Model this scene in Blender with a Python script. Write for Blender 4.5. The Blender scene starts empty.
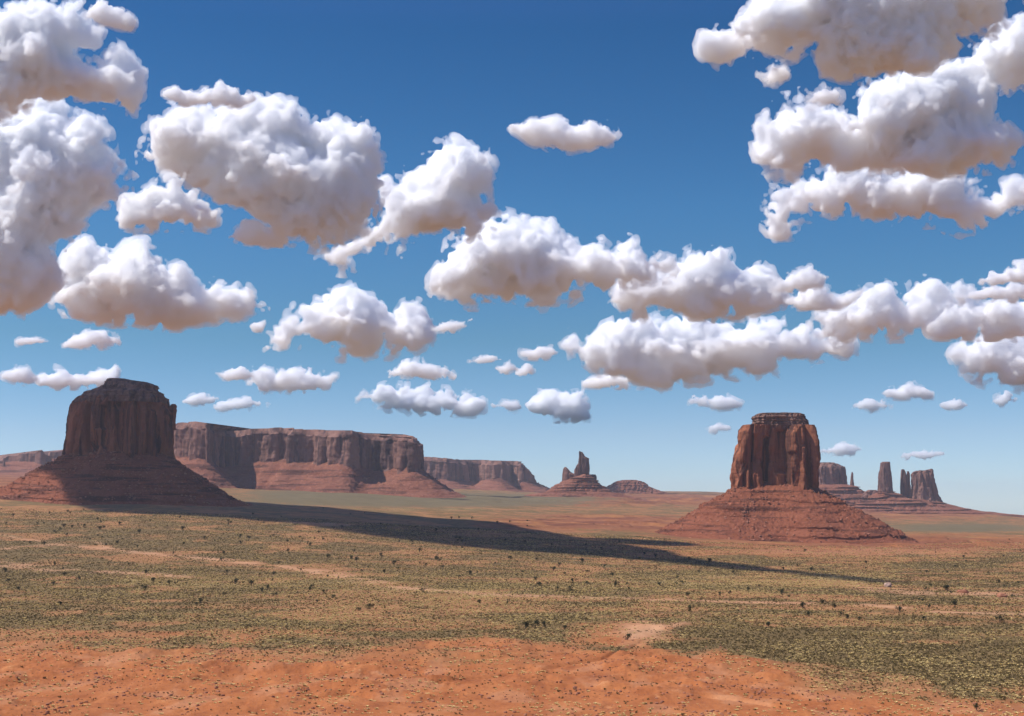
import bpy, math, random
import numpy as np

# ------------------------------------------------------------------ scene, camera, sky, sun, exposure
SC = bpy.context.scene
COL = SC.collection
R = math.radians
F, HY = 1400.0, 505.0                     # focal length and eye-level row in pixels of the 1024x716 frame
PITCH = math.atan((HY - 358.0) / F)
cam_d = bpy.data.cameras.new('camera')
cam_d.sensor_width = 36.0
cam_d.lens = F / 1024.0 * 36.0
cam_d.clip_start, cam_d.clip_end = 1.0, 250000.0
cam = bpy.data.objects.new('camera', cam_d)
cam.rotation_euler = (R(90) + PITCH, 0, 0)
COL.objects.link(cam)
SC.camera = cam

SUN_EL = R(55)
SUN_AZ = math.atan2(-1.0, -0.04)          # direction TO the sun, measured from +Y towards +X
TO_SUN = np.array([math.sin(SUN_AZ) * math.cos(SUN_EL), math.cos(SUN_AZ) * math.cos(SUN_EL), math.sin(SUN_EL)])
W = bpy.data.worlds.new('World')
SC.world = W
W.use_nodes = True
wn = W.node_tree
sky = wn.nodes.new('ShaderNodeTexSky')
sky.sky_type = 'NISHITA'
sky.sun_disc = False
sky.sun_elevation = SUN_EL
sky.sun_rotation = SUN_AZ
sky.altitude = 1700
sky.air_density = 1.0
sky.dust_density = 0.1
sky.ozone_density = 2.5
bg = wn.nodes['Background']
bg.inputs['Strength'].default_value = 0.10
gam = wn.nodes.new('ShaderNodeGamma')
gam.inputs['Gamma'].default_value = 1.45
tc = wn.nodes.new('ShaderNodeTexCoord')
sep = wn.nodes.new('ShaderNodeSeparateXYZ')
wn.links.new(tc.outputs['Generated'], sep.inputs[0])
ram = wn.nodes.new('ShaderNodeValToRGB')          # bluer low down, deeper blue higher, then brighter purplish fill light added above view
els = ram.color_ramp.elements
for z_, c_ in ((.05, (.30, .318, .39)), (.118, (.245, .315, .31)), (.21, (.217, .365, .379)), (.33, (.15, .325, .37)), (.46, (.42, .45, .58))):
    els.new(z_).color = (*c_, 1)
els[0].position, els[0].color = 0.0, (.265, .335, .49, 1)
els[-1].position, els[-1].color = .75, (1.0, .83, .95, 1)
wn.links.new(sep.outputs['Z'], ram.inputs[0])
tint = wn.nodes.new('ShaderNodeVectorMath')
tint.operation = 'MULTIPLY'
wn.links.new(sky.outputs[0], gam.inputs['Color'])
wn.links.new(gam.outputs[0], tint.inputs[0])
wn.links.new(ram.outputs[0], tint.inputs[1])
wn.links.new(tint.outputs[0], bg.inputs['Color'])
sun_d = bpy.data.lights.new('sun', 'SUN')
sun_d.energy = 4.3
sun_d.angle = R(0.53)
sun_d.color = (1.0, 0.965, 0.91)
sun = bpy.data.objects.new('sun', sun_d)
sun.rotation_euler = (math.pi / 2 - SUN_EL, 0, math.atan2(TO_SUN[0], -TO_SUN[1]))
COL.objects.link(sun)

SC.view_settings.view_transform = 'Standard'
SC.view_settings.look = 'None'
SC.view_settings.exposure = 0.28
SC.view_settings.gamma = 1.0
SC.render.engine = 'CYCLES'
cy = SC.cycles
cy.use_denoising = True
cy.use_adaptive_sampling = True
cy.adaptive_threshold = 0.015
cy.max_bounces = 90
cy.diffuse_bounces = 3
cy.glossy_bounces = 1
cy.volume_bounces = 84
cy.transparent_max_bounces = 64
cy.caustics_reflective = cy.caustics_refractive = False

rng = np.random.default_rng(7)
random.seed(7)

# ------------------------------------------------------------------ helpers
CA, SA = math.cos(PITCH), math.sin(PITCH)


def ray(px, py):
    """x and z per metre of depth (+Y) for the line of sight through a point of the frame"""
    px = np.asarray(px, float); py = np.asarray(py, float)
    v = (358.0 - py) / F
    y = CA - v * SA
    return (px - 512.0) / F / y, (SA + v * CA) / y


def to_frame(X, Y, Z):
    yc = Y * CA + Z * SA
    zc = -Y * SA + Z * CA
    return 512 + F * X / yc, 358 - F * zc / yc


def smooth(a, b, x):
    t = np.clip((x - a) / (b - a), 0, 1)
    return t * t * (3 - 2 * t)


_P = rng.permutation(4096).astype(np.int64)
_G = rng.normal(size=(4096, 3)); _G /= np.linalg.norm(_G, axis=1)[:, None]


def perlin(x, y, z):
    x, y, z = np.broadcast_arrays(np.asarray(x, float), np.asarray(y, float), np.asarray(z, float))
    xi, yi, zi = np.floor(x).astype(np.int64), np.floor(y).astype(np.int64), np.floor(z).astype(np.int64)
    fx, fy, fz = x - xi, y - yi, z - zi
    u, v, w = (t * t * t * (t * (t * 6 - 15) + 10) for t in (fx, fy, fz))
    out = 0
    for dx in (0, 1):
        for dy in (0, 1):
            h2 = _P[(_P[(xi + dx) & 4095] + yi + dy) & 4095]
            for dz in (0, 1):
                g = _G[_P[(h2 + zi + dz) & 4095]]
                d = g[..., 0] * (fx - dx) + g[..., 1] * (fy - dy) + g[..., 2] * (fz - dz)
                out = out + d * (u if dx else 1 - u) * (v if dy else 1 - v) * (w if dz else 1 - w)
    return out * 1.6


def fbm(x, y, z, n=4, gain=0.5):
    o, a, s = 0, 1.0, 1.0
    for i in range(n):
        o = o + a * perlin(x * s + 17.3 * i, y * s - 9.1 * i, z * s + 4.7 * i)
        a *= gain; s *= 2.03
    return o


def mesh_obj(name, verts, faces, mat, parent=None, smooth_shade=True, attrs=None):
    """faces: array of quads (N,4) or triangles (N,3)"""
    me = bpy.data.meshes.new(name)
    verts = np.ascontiguousarray(verts, np.float32); faces = np.ascontiguousarray(faces, np.int32)
    k = faces.shape[1]
    me.vertices.add(len(verts)); me.vertices.foreach_set('co', verts.ravel())
    me.loops.add(faces.size); me.loops.foreach_set('vertex_index', faces.ravel())
    me.polygons.add(len(faces))
    me.polygons.foreach_set('loop_start', np.arange(0, faces.size, k, dtype=np.int32))
    me.polygons.foreach_set('loop_total', np.full(len(faces), k, np.int32))
    me.polygons.foreach_set('use_smooth', np.full(len(faces), smooth_shade, bool))
    for an, av in (attrs or {}).items():
        a = me.attributes.new(an, 'FLOAT', 'POINT')
        a.data.foreach_set('value', np.ascontiguousarray(av, np.float32).ravel())
    me.update(calc_edges=True)
    me.validate()
    me.materials.append(mat)
    o = bpy.data.objects.new(name, me)
    COL.objects.link(o)
    if parent is not None:
        o.parent = parent
        o.location = -np.array(parent.location)
    return o


def grid_faces(rows, cols, closed):
    r = np.arange(rows - 1)[:, None]; c = np.arange(cols if closed else cols - 1)[None, :]
    c2 = (c + 1) % cols
    return np.stack([r * cols + c, (r + 1) * cols + c, (r + 1) * cols + c2, r * cols + c2], -1).reshape(-1, 4)


def thing(name, label, cat, loc, group=None):
    o = bpy.data.objects.new(name, None)
    o.empty_display_size = 20
    o.location = loc
    COL.objects.link(o)
    return tag(o, label, cat, group)


def tag(o, label=None, cat=None, group=None, kind=None):
    for k, v in (('label', label), ('category', cat), ('group', group), ('kind', kind)):
        if v: o[k] = v
    return o


# ------------------------------------------------------------------ materials
def new_mat(name):
    m = bpy.data.materials.new(name); m.use_nodes = True
    nt = m.node_tree; b = nt.nodes['Principled BSDF']
    b.inputs['Roughness'].default_value = 0.95
    b.inputs['Specular IOR Level'].default_value = 0.15
    return m, nt, b


class NT:
    def __init__(s, nt): s.nt = nt
    def n(s, t, **kw):
        o = s.nt.nodes.new(t)
        for k, v in kw.items(): setattr(o, k, v)
        return o
    def link(s, a, b): s.nt.links.new(a, b)
    def pos(s, scale=(1, 1, 1)):
        g = s.n('ShaderNodeNewGeometry'); m = s.n('ShaderNodeVectorMath', operation='MULTIPLY')
        m.inputs[1].default_value = scale; s.link(g.outputs['Position'], m.inputs[0]); return m.outputs[0]
    def noise(s, vec, scale, detail=4, rough=0.55, dist=0.0):
        t = s.n('ShaderNodeTexNoise'); t.inputs['Scale'].default_value = scale
        t.inputs['Detail'].default_value = detail; t.inputs['Roughness'].default_value = rough
        t.inputs['Distortion'].default_value = dist
        s.link(vec, t.inputs['Vector']); return t.outputs['Fac']
    def ramp(s, fac, stops, interp='LINEAR'):
        r = s.n('ShaderNodeValToRGB'); r.color_ramp.interpolation = interp
        e = r.color_ramp.elements
        while len(e) < len(stops): e.new(0.5)
        for el, (p, c) in zip(e, stops):
            el.position = p; el.color = (*c, 1) if len(c) == 3 else c
        s.link(fac, r.inputs[0]); return r.outputs[0]
    def step(s, fac, a, b):
        m = s.n('ShaderNodeMapRange', interpolation_type='SMOOTHSTEP')
        m.inputs[1].default_value = a; m.inputs[2].default_value = b
        s.link(fac, m.inputs[0]); return m.outputs[0]
    def mix(s, fac, a, b, mode='MIX'):
        m = s.n('ShaderNodeMix', data_type='RGBA', blend_type=mode)
        for sock, v in ((m.inputs[0], fac), (m.inputs[6], a), (m.inputs[7], b)):
            if isinstance(v, (int, float)): sock.default_value = v
            elif isinstance(v, tuple): sock.default_value = (*v, 1)
            else: s.link(v, sock)
        return m.outputs[2]
    def math(s, op, a, b=0.0):
        m = s.n('ShaderNodeMath', operation=op)
        for sock, v in ((m.inputs[0], a), (m.inputs[1], b)):
            if isinstance(v, (int, float)): sock.default_value = v
            else: s.link(v, sock)
        return m.outputs[0]
    def attr(s, name):
        return s.n('ShaderNodeAttribute', attribute_name=name).outputs['Fac']
    def bump(s, h, dist, strength=1.0):
        b = s.n('ShaderNodeBump'); b.inputs['Strength'].default_value = strength
        b.inputs['Distance'].default_value = dist; s.link(h, b.inputs['Height']); return b.outputs[0]


def cliff_material(name, c_lo, c_hi, varnish, k=1.0):
    """sandstone wall: tone varied in vertical panels, dark desert varnish streaks, thin bedding"""
    m, nt, b = new_mat(name); t = NT(nt)
    base = t.ramp(t.noise(t.pos((1, 1, .18)), .016 * k, 5, .6), [(.3, c_lo), (.5, tuple((x + y) / 2 for x, y in zip(c_lo, c_hi))), (.72, c_hi)])
    strk = t.step(t.noise(t.pos((1, 1, .05)), .030 * k, 6, .65, .3), .46, .62)
    col = t.mix(t.math('MULTIPLY', strk, .9), base, varnish)
    pale = t.step(t.noise(t.pos((1, 1, .12)), .03 * k, 4, .6), .64, .74)
    col = t.mix(t.math('MULTIPLY', pale, .4), col, tuple(min(.6, x * 1.5 + .03) for x in c_hi))
    bed = t.noise(t.pos((.04, .04, 1)), .12 * k, 5, .7)
    col = t.mix(t.math('MULTIPLY', t.step(bed, .60, .75), .45), col, tuple(x * .75 for x in c_lo))
    nt.links.new(col, b.inputs['Base Color'])
    h = t.math('ADD', t.noise(t.pos((1, 1, .2)), .12 * k, 6, .7), t.math('MULTIPLY', bed, .25))
    nt.links.new(t.bump(h, 6.0 / k, .9), b.inputs['Normal'])
    return m


def talus_material(name, c_lo, c_hi, k=1.0, dark=(.07, .03, .022)):
    m, nt, b = new_mat(name); t = NT(nt)
    base = t.ramp(t.noise(t.pos((1, 1, 1.5)), .02 * k, 6, .65), [(.3, c_lo), (.7, c_hi)])
    bed = t.noise(t.pos((.06, .06, 1)), .07 * k, 4, .6)
    col = t.mix(t.math('MULTIPLY', t.step(bed, .52, .60), .72), base, dark)
    boul = t.noise(t.pos(), .14 * k, 3, .6)
    col = t.mix(t.math('MULTIPLY', t.step(boul, .60, .70), .6), col, tuple(min(.6, x * 1.55 + .02) for x in c_hi))
    col = t.mix(t.math('MULTIPLY', t.step(boul, .40, .32), .5), col, dark)
    nt.links.new(col, b.inputs['Base Color'])
    h = t.math('ADD', t.noise(t.pos(), .09 * k, 7, .75), t.math('MULTIPLY', bed, .8))
    nt.links.new(t.bump(h, 6.0 / k, .9), b.inputs['Normal'])
    return m


M_CLIFF = cliff_material('sandstone wall', (.20, .064, .031), (.39, .142, .070), (.056, .024, .019))
M_CAP = cliff_material('cap rock', (.16, .075, .055), (.30, .17, .12), (.06, .035, .03), 1.5)
M_TALUS = talus_material('talus rubble', (.195, .058, .028), (.285, .098, .050), 1.0, (.070, .025, .016))
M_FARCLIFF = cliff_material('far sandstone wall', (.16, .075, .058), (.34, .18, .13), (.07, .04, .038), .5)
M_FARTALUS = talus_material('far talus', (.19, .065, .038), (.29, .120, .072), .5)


def ground_material():
    m, nt, b = new_mat('desert ground'); t = NT(nt)
    red, pale, olive, grey, tan, rust = (t.attr(a) for a in ('red', 'pale', 'olive', 'grey', 'tan', 'rust'))
    n1 = t.noise(t.pos(), .012, 7, .6); n2 = t.noise(t.pos((1, .45, 1)), .05, 6, .65); n3 = t.noise(t.pos(), .35, 4, .7)
    soil = t.ramp(n2, [(.28, (.22, .105, .046)), (.52, (.31, .155, .070)), (.75, (.42, .225, .105))])
    redc = t.ramp(n2, [(.25, (.24, .074, .028)), (.45, (.375, .128, .046)), (.62, (.445, .165, .062)), (.78, (.55, .255, .115))])
    oliv = t.ramp(n2, [(.3, (.115, .078, .034)), (.55, (.17, .116, .050)), (.75, (.25, .165, .072))])
    greyc = t.ramp(n1, [(.3, (.125, .100, .058)), (.7, (.18, .145, .082))])
    tanc = t.ramp(n2, [(.3, (.36, .26, .115)), (.7, (.46, .33, .16))])
    redc = t.mix(t.math('MULTIPLY', t.step(n3, .52, .68), .55), redc, (.22, .070, .030))
    redc = t.mix(t.math('MULTIPLY', t.step(t.noise(t.pos((1, .4, 1)), .09, 5, .7), .60, .72), .6), redc, (.58, .295, .145))
    col = t.mix(red, soil, redc)
    bedz = t.noise(t.pos((.004, .004, 1)), .22, 4, .6)
    col = t.mix(rust, col, t.ramp(t.math('ADD', t.math('MULTIPLY', bedz, .7), t.math('MULTIPLY', n2, .3)), [(.36, (.10, .038, .024)), (.48, (.20, .073, .040)), (.66, (.29, .125, .070))]))
    def cover(c, amount, colour, lo=.42, hi=.62):
        f = t.math('ADD', amount, t.math('MULTIPLY', t.math('SUBTRACT', n3, .5), 1.3))
        f = t.math('ADD', f, t.math('MULTIPLY', t.math('SUBTRACT', n1, .5), .8))
        return t.mix(t.math('MULTIPLY', t.step(f, lo, hi), t.math('MINIMUM', t.math('MULTIPLY', amount, 3.0), 1.0)), c, colour)
    col = cover(col, olive, oliv); col = cover(col, tan, tanc); col = cover(col, grey, greyc)
    col = t.mix(pale, col, t.ramp(n2, [(.3, (.48, .24, .135)), (.7, (.62, .36, .23))]))
    col = t.mix(1.0, col, (.95, .90, .77), 'MULTIPLY')
    nt.links.new(col, b.inputs['Base Color'])
    h = t.math('ADD', t.math('MULTIPLY', n2, 1.0), t.math('MULTIPLY', n3, .3))
    nt.links.new(t.bump(h, 2.5, .7), b.inputs['Normal'])
    return m


# ------------------------------------------------------------------ the ground: one sheet out to the horizon
GX = np.array([-700, -100, 130, 300, 450, 600, 700, 800, 915, 1024, 1200, 1800], float)
GD = np.array([5, 15, 60, 200, 420, 670, 1050, 1500, 2000, 2700, 3550, 4200, 5500, 7500, 10000, 15000, 31000], float)
GY = np.array([
    [985] * 12, [900] * 12, [1000] * 12, [960] * 12, [800] * 12, [716] * 12, [640] * 12,
    [594, 596, 597, 598, 598, 598, 598, 598, 598, 598, 598, 598],
    [566, 568, 570, 573, 576, 578, 579, 579, 579, 579, 579, 579],
    [536, 538, 540, 545, 550, 556, 558, 560, 560, 560, 560, 560],
    [506, 508, 512, 520, 528, 536, 541, 544, 545, 545, 546, 548],
    [490, 493, 500, 508, 517, 526, 531, 535, 537, 538, 539, 540],
    [480, 485, 491, 499, 507, 516, 520, 524, 528, 530, 533, 536],
    [474, 478, 483, 490, 497, 505, 508, 514, 520, 523, 527, 530],
    [468, 472, 479, 485, 490.5, 498, 501, 507, 513, 518, 522, 526],
    [469, 469, 477, 483, 487.5, 492, 493, 499, 509, 516.5, 521, 525],
    [489, 489, 489, 489, 486.5, 490.5, 491.5, 497, 508, 516, 520, 524]], float)


def cubic(tab, x):
    """rows of tab at fractional index x, Catmull-Rom"""
    n = len(tab); x = np.clip(x, 0, n - 1.0001); i = np.floor(x).astype(int); f = x - i
    p = [tab[np.clip(i + k, 0, n - 1)] for k in (-1, 0, 1, 2)]
    return i, f, p


def cr_w(f):
    return (-.5 * f + f * f - .5 * f ** 3, 1 - 2.5 * f * f + 1.5 * f ** 3, .5 * f + 2 * f * f - 1.5 * f ** 3, -.5 * f * f + .5 * f ** 3)


def base_height(X, Y):
    r = np.hypot(X, Y) + 1e-6
    D = np.where(Y > .5 * r, Y, .5 * r)
    t = np.clip(X / D, -1.2, 1.2)
    px = 512 + F * t
    ix = np.interp(px, GX, np.arange(len(GX)))
    iy = np.interp(np.log(np.clip(D, 5, 31000)), np.log(GD), np.arange(len(GD)))
    ii, fi = np.clip(np.floor(iy).astype(int), 0, len(GD) - 2), None
    fi = iy - ii
    jj = np.clip(np.floor(ix).astype(int), 0, len(GX) - 2); fj = ix - jj
    fj = fj * fj * (3 - 2 * fj) * .6 + fj * .4
    wi = cr_w(fi)
    py = 0
    for k in range(4):
        row = np.clip(ii + k - 1, 0, len(GD) - 1)
        py = py + wi[k] * (GY[row, jj] * (1 - fj) + GY[row, jj + 1] * fj)
    _, z = ray(512, py)
    return z * D, px, py


def band(px, py, pts, w, jit=0.0):
    pts = np.array(pts, float)
    yy = np.interp(px, pts[:, 0], pts[:, 1]); lo, hi = pts[0, 0], pts[-1, 0]
    fade = smooth(lo - 4, lo + 14, px) * (1 - smooth(hi - 14, hi + 4, px))
    return np.exp(-((py - yy + jit) / w) ** 2) * fade


def blob(px, py, cx, cy_, rx, ry):
    return np.exp(-(((px - cx) / rx) ** 2 + ((py - cy_) / ry) ** 2) ** 1.5)


def ground(X, Y, detail=True):
    """height and the cover of the ground at a place"""
    z, px, py = base_height(X, Y)
    D = np.maximum(np.hypot(X, Y), 1)
    wob = fbm(X / 260, Y / 260, 0, 4)
    edge_y = np.interp(px, [-300, 0, 100, 250, 330, 500, 600, 640, 700, 760, 830, 900, 1024, 1300], [655, 650, 646, 654, 660, 650, 640, 641, 656, 672, 688, 697, 702, 706])
    near = smooth(-17, 14, py - edge_y + 19 * fbm(X / 60, Y / 120, 3, 4))
    # relief: worn mounds in the red foreground, faint swells on the plain
    sw = smooth(500, 900, D)
    mound = fbm(X / 75, Y / 95, 1.5, 6, .58)
    gully = 1 - np.abs(fbm(X / 90 + .3 * wob, Y / 60, 7.7, 5)) * 2
    z = z + near * sw * (1.7 * mound + 4.5 * np.maximum(mound - .25, 0) - 4.0 * np.clip(gully - .6, 0, 1))
    z = z + sw * (1 - near) * (fbm(X / 300, Y / 300, 2, 3) * 2.5 * np.clip(D / 3000, .4, 1.5) + fbm(X / 40, Y / 40, 9, 2) * .35)
    for pts in ([(541, 669), (548, 667), (556, 666), (575, 662), (600, 658), (640, 641)], [(616, 678), (640, 680), (700, 686)], [(225, 677), (245, 677), (264, 676)], [(430, 684), (470, 678), (520, 673)],
                [(60, 668), (110, 664), (150, 666)], [(690, 694), (740, 700), (800, 712)], [(300, 700), (350, 694), (380, 697)], [(330, 660), (380, 663), (430, 661)]):
        z = z - 2.6 * band(px, py, pts, 1.1, 1.5 * wob)
    # red rock benches stepping down round the buttes
    def bench(mask, step, scale, seed, lift=.35):
        q = fbm(X / scale, Y / scale, seed, 4) * 1.8 + 2.5
        fl = np.floor(q); fr = q - fl
        return mask * step * (fl - 2 + lift * fr + (1 - lift) * smooth(.86, .95, fr))
    m1 = blob(px, py, 610, 523, 120, 8) + .5 * blob(px, py, 700, 533, 60, 8)
    m2 = blob(px, py, 950, 543, 130, 9)
    m3 = blob(px, py, 640, 500, 130, 6) + blob(px, py, 930, 513, 150, 7) * .8
    m4 = blob(px, py, 40, 478, 120, 12)
    z = z + bench(np.clip(m1, 0, 1), 9, 420, 21) + bench(np.clip(m2, 0, 1), 5, 260, 5) + bench(np.clip(m3, 0, 1), 16, 900, 11) + bench(np.clip(m4, 0, 1), 22, 1300, 15)
    if not detail:
        return z
    j = 3.0 * wob * np.clip((py - 500) / 90, .15, 1.2)
    red = np.clip(near + .55 * np.clip(m1 + .7 * m2 + m3 + m4, 0, 1) + .45 * blob(px, py, 800, 548, 190, 13) + .3 * band(px, py, [(-50, 634), (250, 632), (520, 628)], 4, j), 0, 1)
    rust = np.clip(.95 * np.clip(1.5 * m1 + .6 * m2 + 1.2 * m3 + m4, 0, 1) + .5 * blob(px, py, 800, 545, 170, 8), 0, .95) * smooth(-.5, .25, fbm(X / 180, Y / 240, 51, 3) + .15) * (1 - near)
    olive = (1 - near) * (1 - .75 * np.clip(m1 + .6 * m2 + m3 * .9 + m4, 0, 1)) * (.60 + .26 * wob + .30 * fbm(X / 110, Y / 60, 61, 4))
    olive = olive + .45 * blob(px, py, 880, 655, 300, 28) * (1 - near) + .10 * blob(px, py, 90, 560, 250, 40)
    olive = olive - .30 * blob(px, py, 800, 548, 190, 10) - .25 * band(px, py, [(-50, 634), (250, 632), (520, 628)], 4, j)
    olive = olive - .22 * band(px, py, [(560, 632), (760, 642), (1100, 632)], 9, j) - .2 * band(px, py, [(420, 606), (700, 612), (1100, 605)], 6, j)
    bare = smooth(.18, .5, fbm(X / 170, Y / 230, 71, 4))
    olive = np.clip(olive * (1 - .6 * bare), 0, 1)
    grey = .9 * blob(px, py, 430, 500, 230, 9) + .75 * blob(px, py, 960, 528, 110, 6) + .35 * blob(px, py, 60, 545, 170, 22) + .5 * blob(px, py, 330, 490, 120, 7)
    tan = .42 * blob(px, py, 430, 508, 160, 5) + .40 * band(px, py, [(120, 577), (500, 592), (900, 578)], 10, j) + .3 * blob(px, py, 500, 618, 330, 9) + .25 * blob(px, py, 560, 575, 260, 7) + .25 * blob(px, py, 60, 590, 160, 14)
    brk = smooth(-.25, .3, fbm(X / 50, Y / 50, 31, 3) + .25)
    pale = 0
    for pts, w in (([(-60, 531), (5, 535), (40, 541), (55, 543)], 1.2), ([(96, 540), (108, 547), (125, 551), (190, 557), (280, 566), (330, 572), (372, 580), (400, 586)], 1.8),
                   ([(300, 571), (352, 577), (384, 584)], 3.0), ([(-60, 559), (0, 563), (40, 567), (70, 569)], 2.8), ([(60, 569), (140, 573), (205, 577)], 1.3),
                   ([(0, 550), (60, 545), (120, 549)], 1.2), ([(380, 586), (520, 596), (700, 601), (860, 605), (940, 612), (1060, 615)], 1.3),
                   ([(840, 586), (900, 592), (960, 593), (1060, 598)], 3.4),
                   ([(286, 522), (320, 523), (360, 526)], 1.0), ([(620, 640), (640, 634), (660, 628), (690, 622)], 2.5), ([(640, 635), (690, 652), (640, 668)], .1)):
        pale = np.maximum(pale, band(px, py, pts, w, .25 * j) * brk * .8)
    pale = np.clip(pale + .8 * blob(px, py, 640, 630, 26, 9) + .35 * near * smooth(.15, .5, fbm(X / 35, Y / 60, 41, 4)) + .25 * blob(px, py, 850, 552, 130, 4), 0, 1)
    return z, dict(red=red, olive=olive, grey=np.clip(grey, 0, 1), tan=np.clip(tan, 0, 1), pale=pale * .8, rust=rust), px, py, near


def build_ground():
    th = np.concatenate([np.linspace(-180, -28, 77)[:-1], np.linspace(-28, 28, 1420), np.linspace(28, 180, 77)[1:-1]])
    rr = np.concatenate([[3], np.geomspace(5, 560, 60), np.geomspace(575, 31000, 920)])
    T, RR = np.meshgrid(np.radians(th), rr)
    X, Y = RR * np.sin(T), RR * np.cos(T)
    z, at, *_ = ground(X, Y)
    V = np.stack([X, Y, z], -1).reshape(-1, 3)
    fc = grid_faces(len(rr), len(th), True)[:, ::-1]
    n = len(V)
    V = np.vstack([V, [[0, 0, float(z[0].mean())]]])
    at = {k: np.append(v.ravel(), v.ravel()[0]) for k, v in at.items()}
    o = mesh_obj('ground', V, fc, ground_material(), attrs=at)
    return tag(o, kind='structure')


build_ground()


# ------------------------------------------------------------------ buttes, spires and mesas
def ring_normals(X, Y):
    tx = np.roll(X, -1, 1) - np.roll(X, 1, 1); ty = np.roll(Y, -1, 1) - np.roll(Y, 1, 1)
    l = np.hypot(tx, ty) + 1e-9
    return ty / l, -tx / l


def stack(levels, D, depth, nt=700, ns=200, expo=3.2, flute=(9, 45, .07), small=(2.5, 12), strata=(1.5, 9), seed=0.0, rot=0.0, dome=0.0, carve=(), bias=0.0):
    """rings of a rock standing at depth D; levels are (row, left, right) from the top down"""
    L = np.array(levels, float)
    s = np.linspace(0, 1, ns)
    py = np.interp(s, np.linspace(0, 1, len(L)), L[:, 0])
    order = np.argsort(L[:, 0])
    xl = np.interp(py, L[order, 0], L[order, 1]); xr = np.interp(py, L[order, 0], L[order, 2])
    tl, zz = ray(xl, py); tr, _ = ray(xr, py)
    xc, hx, z = (tl + tr) / 2 * D, (tr - tl) / 2 * D, zz * D
    hmax = hx.max(); hy = depth * (hx * .75 + hmax * .25)
    th = np.linspace(0, 2 * np.pi, nt, endpoint=False)
    c, sn = np.cos(th), np.sin(th)
    ex = 2 / expo
    cx, cyy = np.sign(c) * np.abs(c) ** ex, np.sign(sn) * np.abs(sn) ** ex
    X = xc[:, None] + hx[:, None] * cx + rot * hy[:, None] * cyy
    Y = D + hy[:, None] * cyy
    Z = np.repeat(z[:, None], nt, 1)
    nx, ny = ring_normals(X, Y)
    A, lam, vz = flute
    warp = perlin(X / (lam * 4), Y / (lam * 4), Z / (lam * 4) + seed) * lam * .5
    b1 = np.abs(perlin((X + warp) / lam + seed, (Y + warp) / lam, Z / lam * vz + seed)) * 2
    b2 = np.abs(perlin(X / (lam * .4), (Y + warp) / (lam * .4) + seed, Z / (lam * .4) * vz * 1.6)) * 2
    big = perlin(X / (lam * 2.6) + 5, Y / (lam * 2.6) + seed, Z / lam * vz * .5)
    d = A * (np.minimum(b1 * 1.3, 1) - .75) + A * .4 * (np.minimum(b2 * 1.3, 1) - .7) + A * .8 * (big - .42)
    d = d + small[0] * fbm(X / small[1], Y / small[1], Z / small[1] * .5 + seed, 3)
    sa, sl = strata
    d = d + sa * np.sign(perlin(seed + .3 + 0 * X, X / 400, Z / sl)) * np.abs(perlin(seed + .3, Y / 300, Z / sl)) ** .5
    d = d + bias * A
    vx, vy = to_frame(X, Y, Z)
    for cpx, cw, y0, y1, dep in carve:       # recesses and standing slabs of the near face
        d = d + dep * np.exp(-np.abs((vx - cpx) / cw) ** 3) * smooth(y0 - 2, y0 + 2, vy) * (1 - smooth(y1 - 2, y1 + 2, vy)) * (sn < -.05)[None]
    d = np.clip(d, -.6 * hx[:, None] - 2, .18 * hx[:, None] + 1)
    X = X + nx * d; Y = Y + ny * d
    # close the top
    k = np.array([0, .12, .3, .5, .7, .88])[:, None]
    X0, Y0 = X[0:1], Y[0:1]
    bump = fbm(X0 / 30, Y0 / 30, seed, 3) * 2.0
    Xt = X0.mean() + (X0 - X0.mean()) * k; Yt = Y0.mean() + (Y0 - Y0.mean()) * k; Zt = Z[0:1] + (1 - k) * (dome + bump) * np.minimum(k * 3, 1)
    return np.vstack([Xt, X]), np.vstack([Yt, Y]), np.vstack([Zt, Z])


def add_rings(name, rings, mat, parent):
    X, Y, Z = rings
    V = np.stack([X, Y, Z], -1).reshape(-1, 3)
    return mesh_obj(name, V, grid_faces(X.shape[0], X.shape[1], True), mat, parent)


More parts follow.
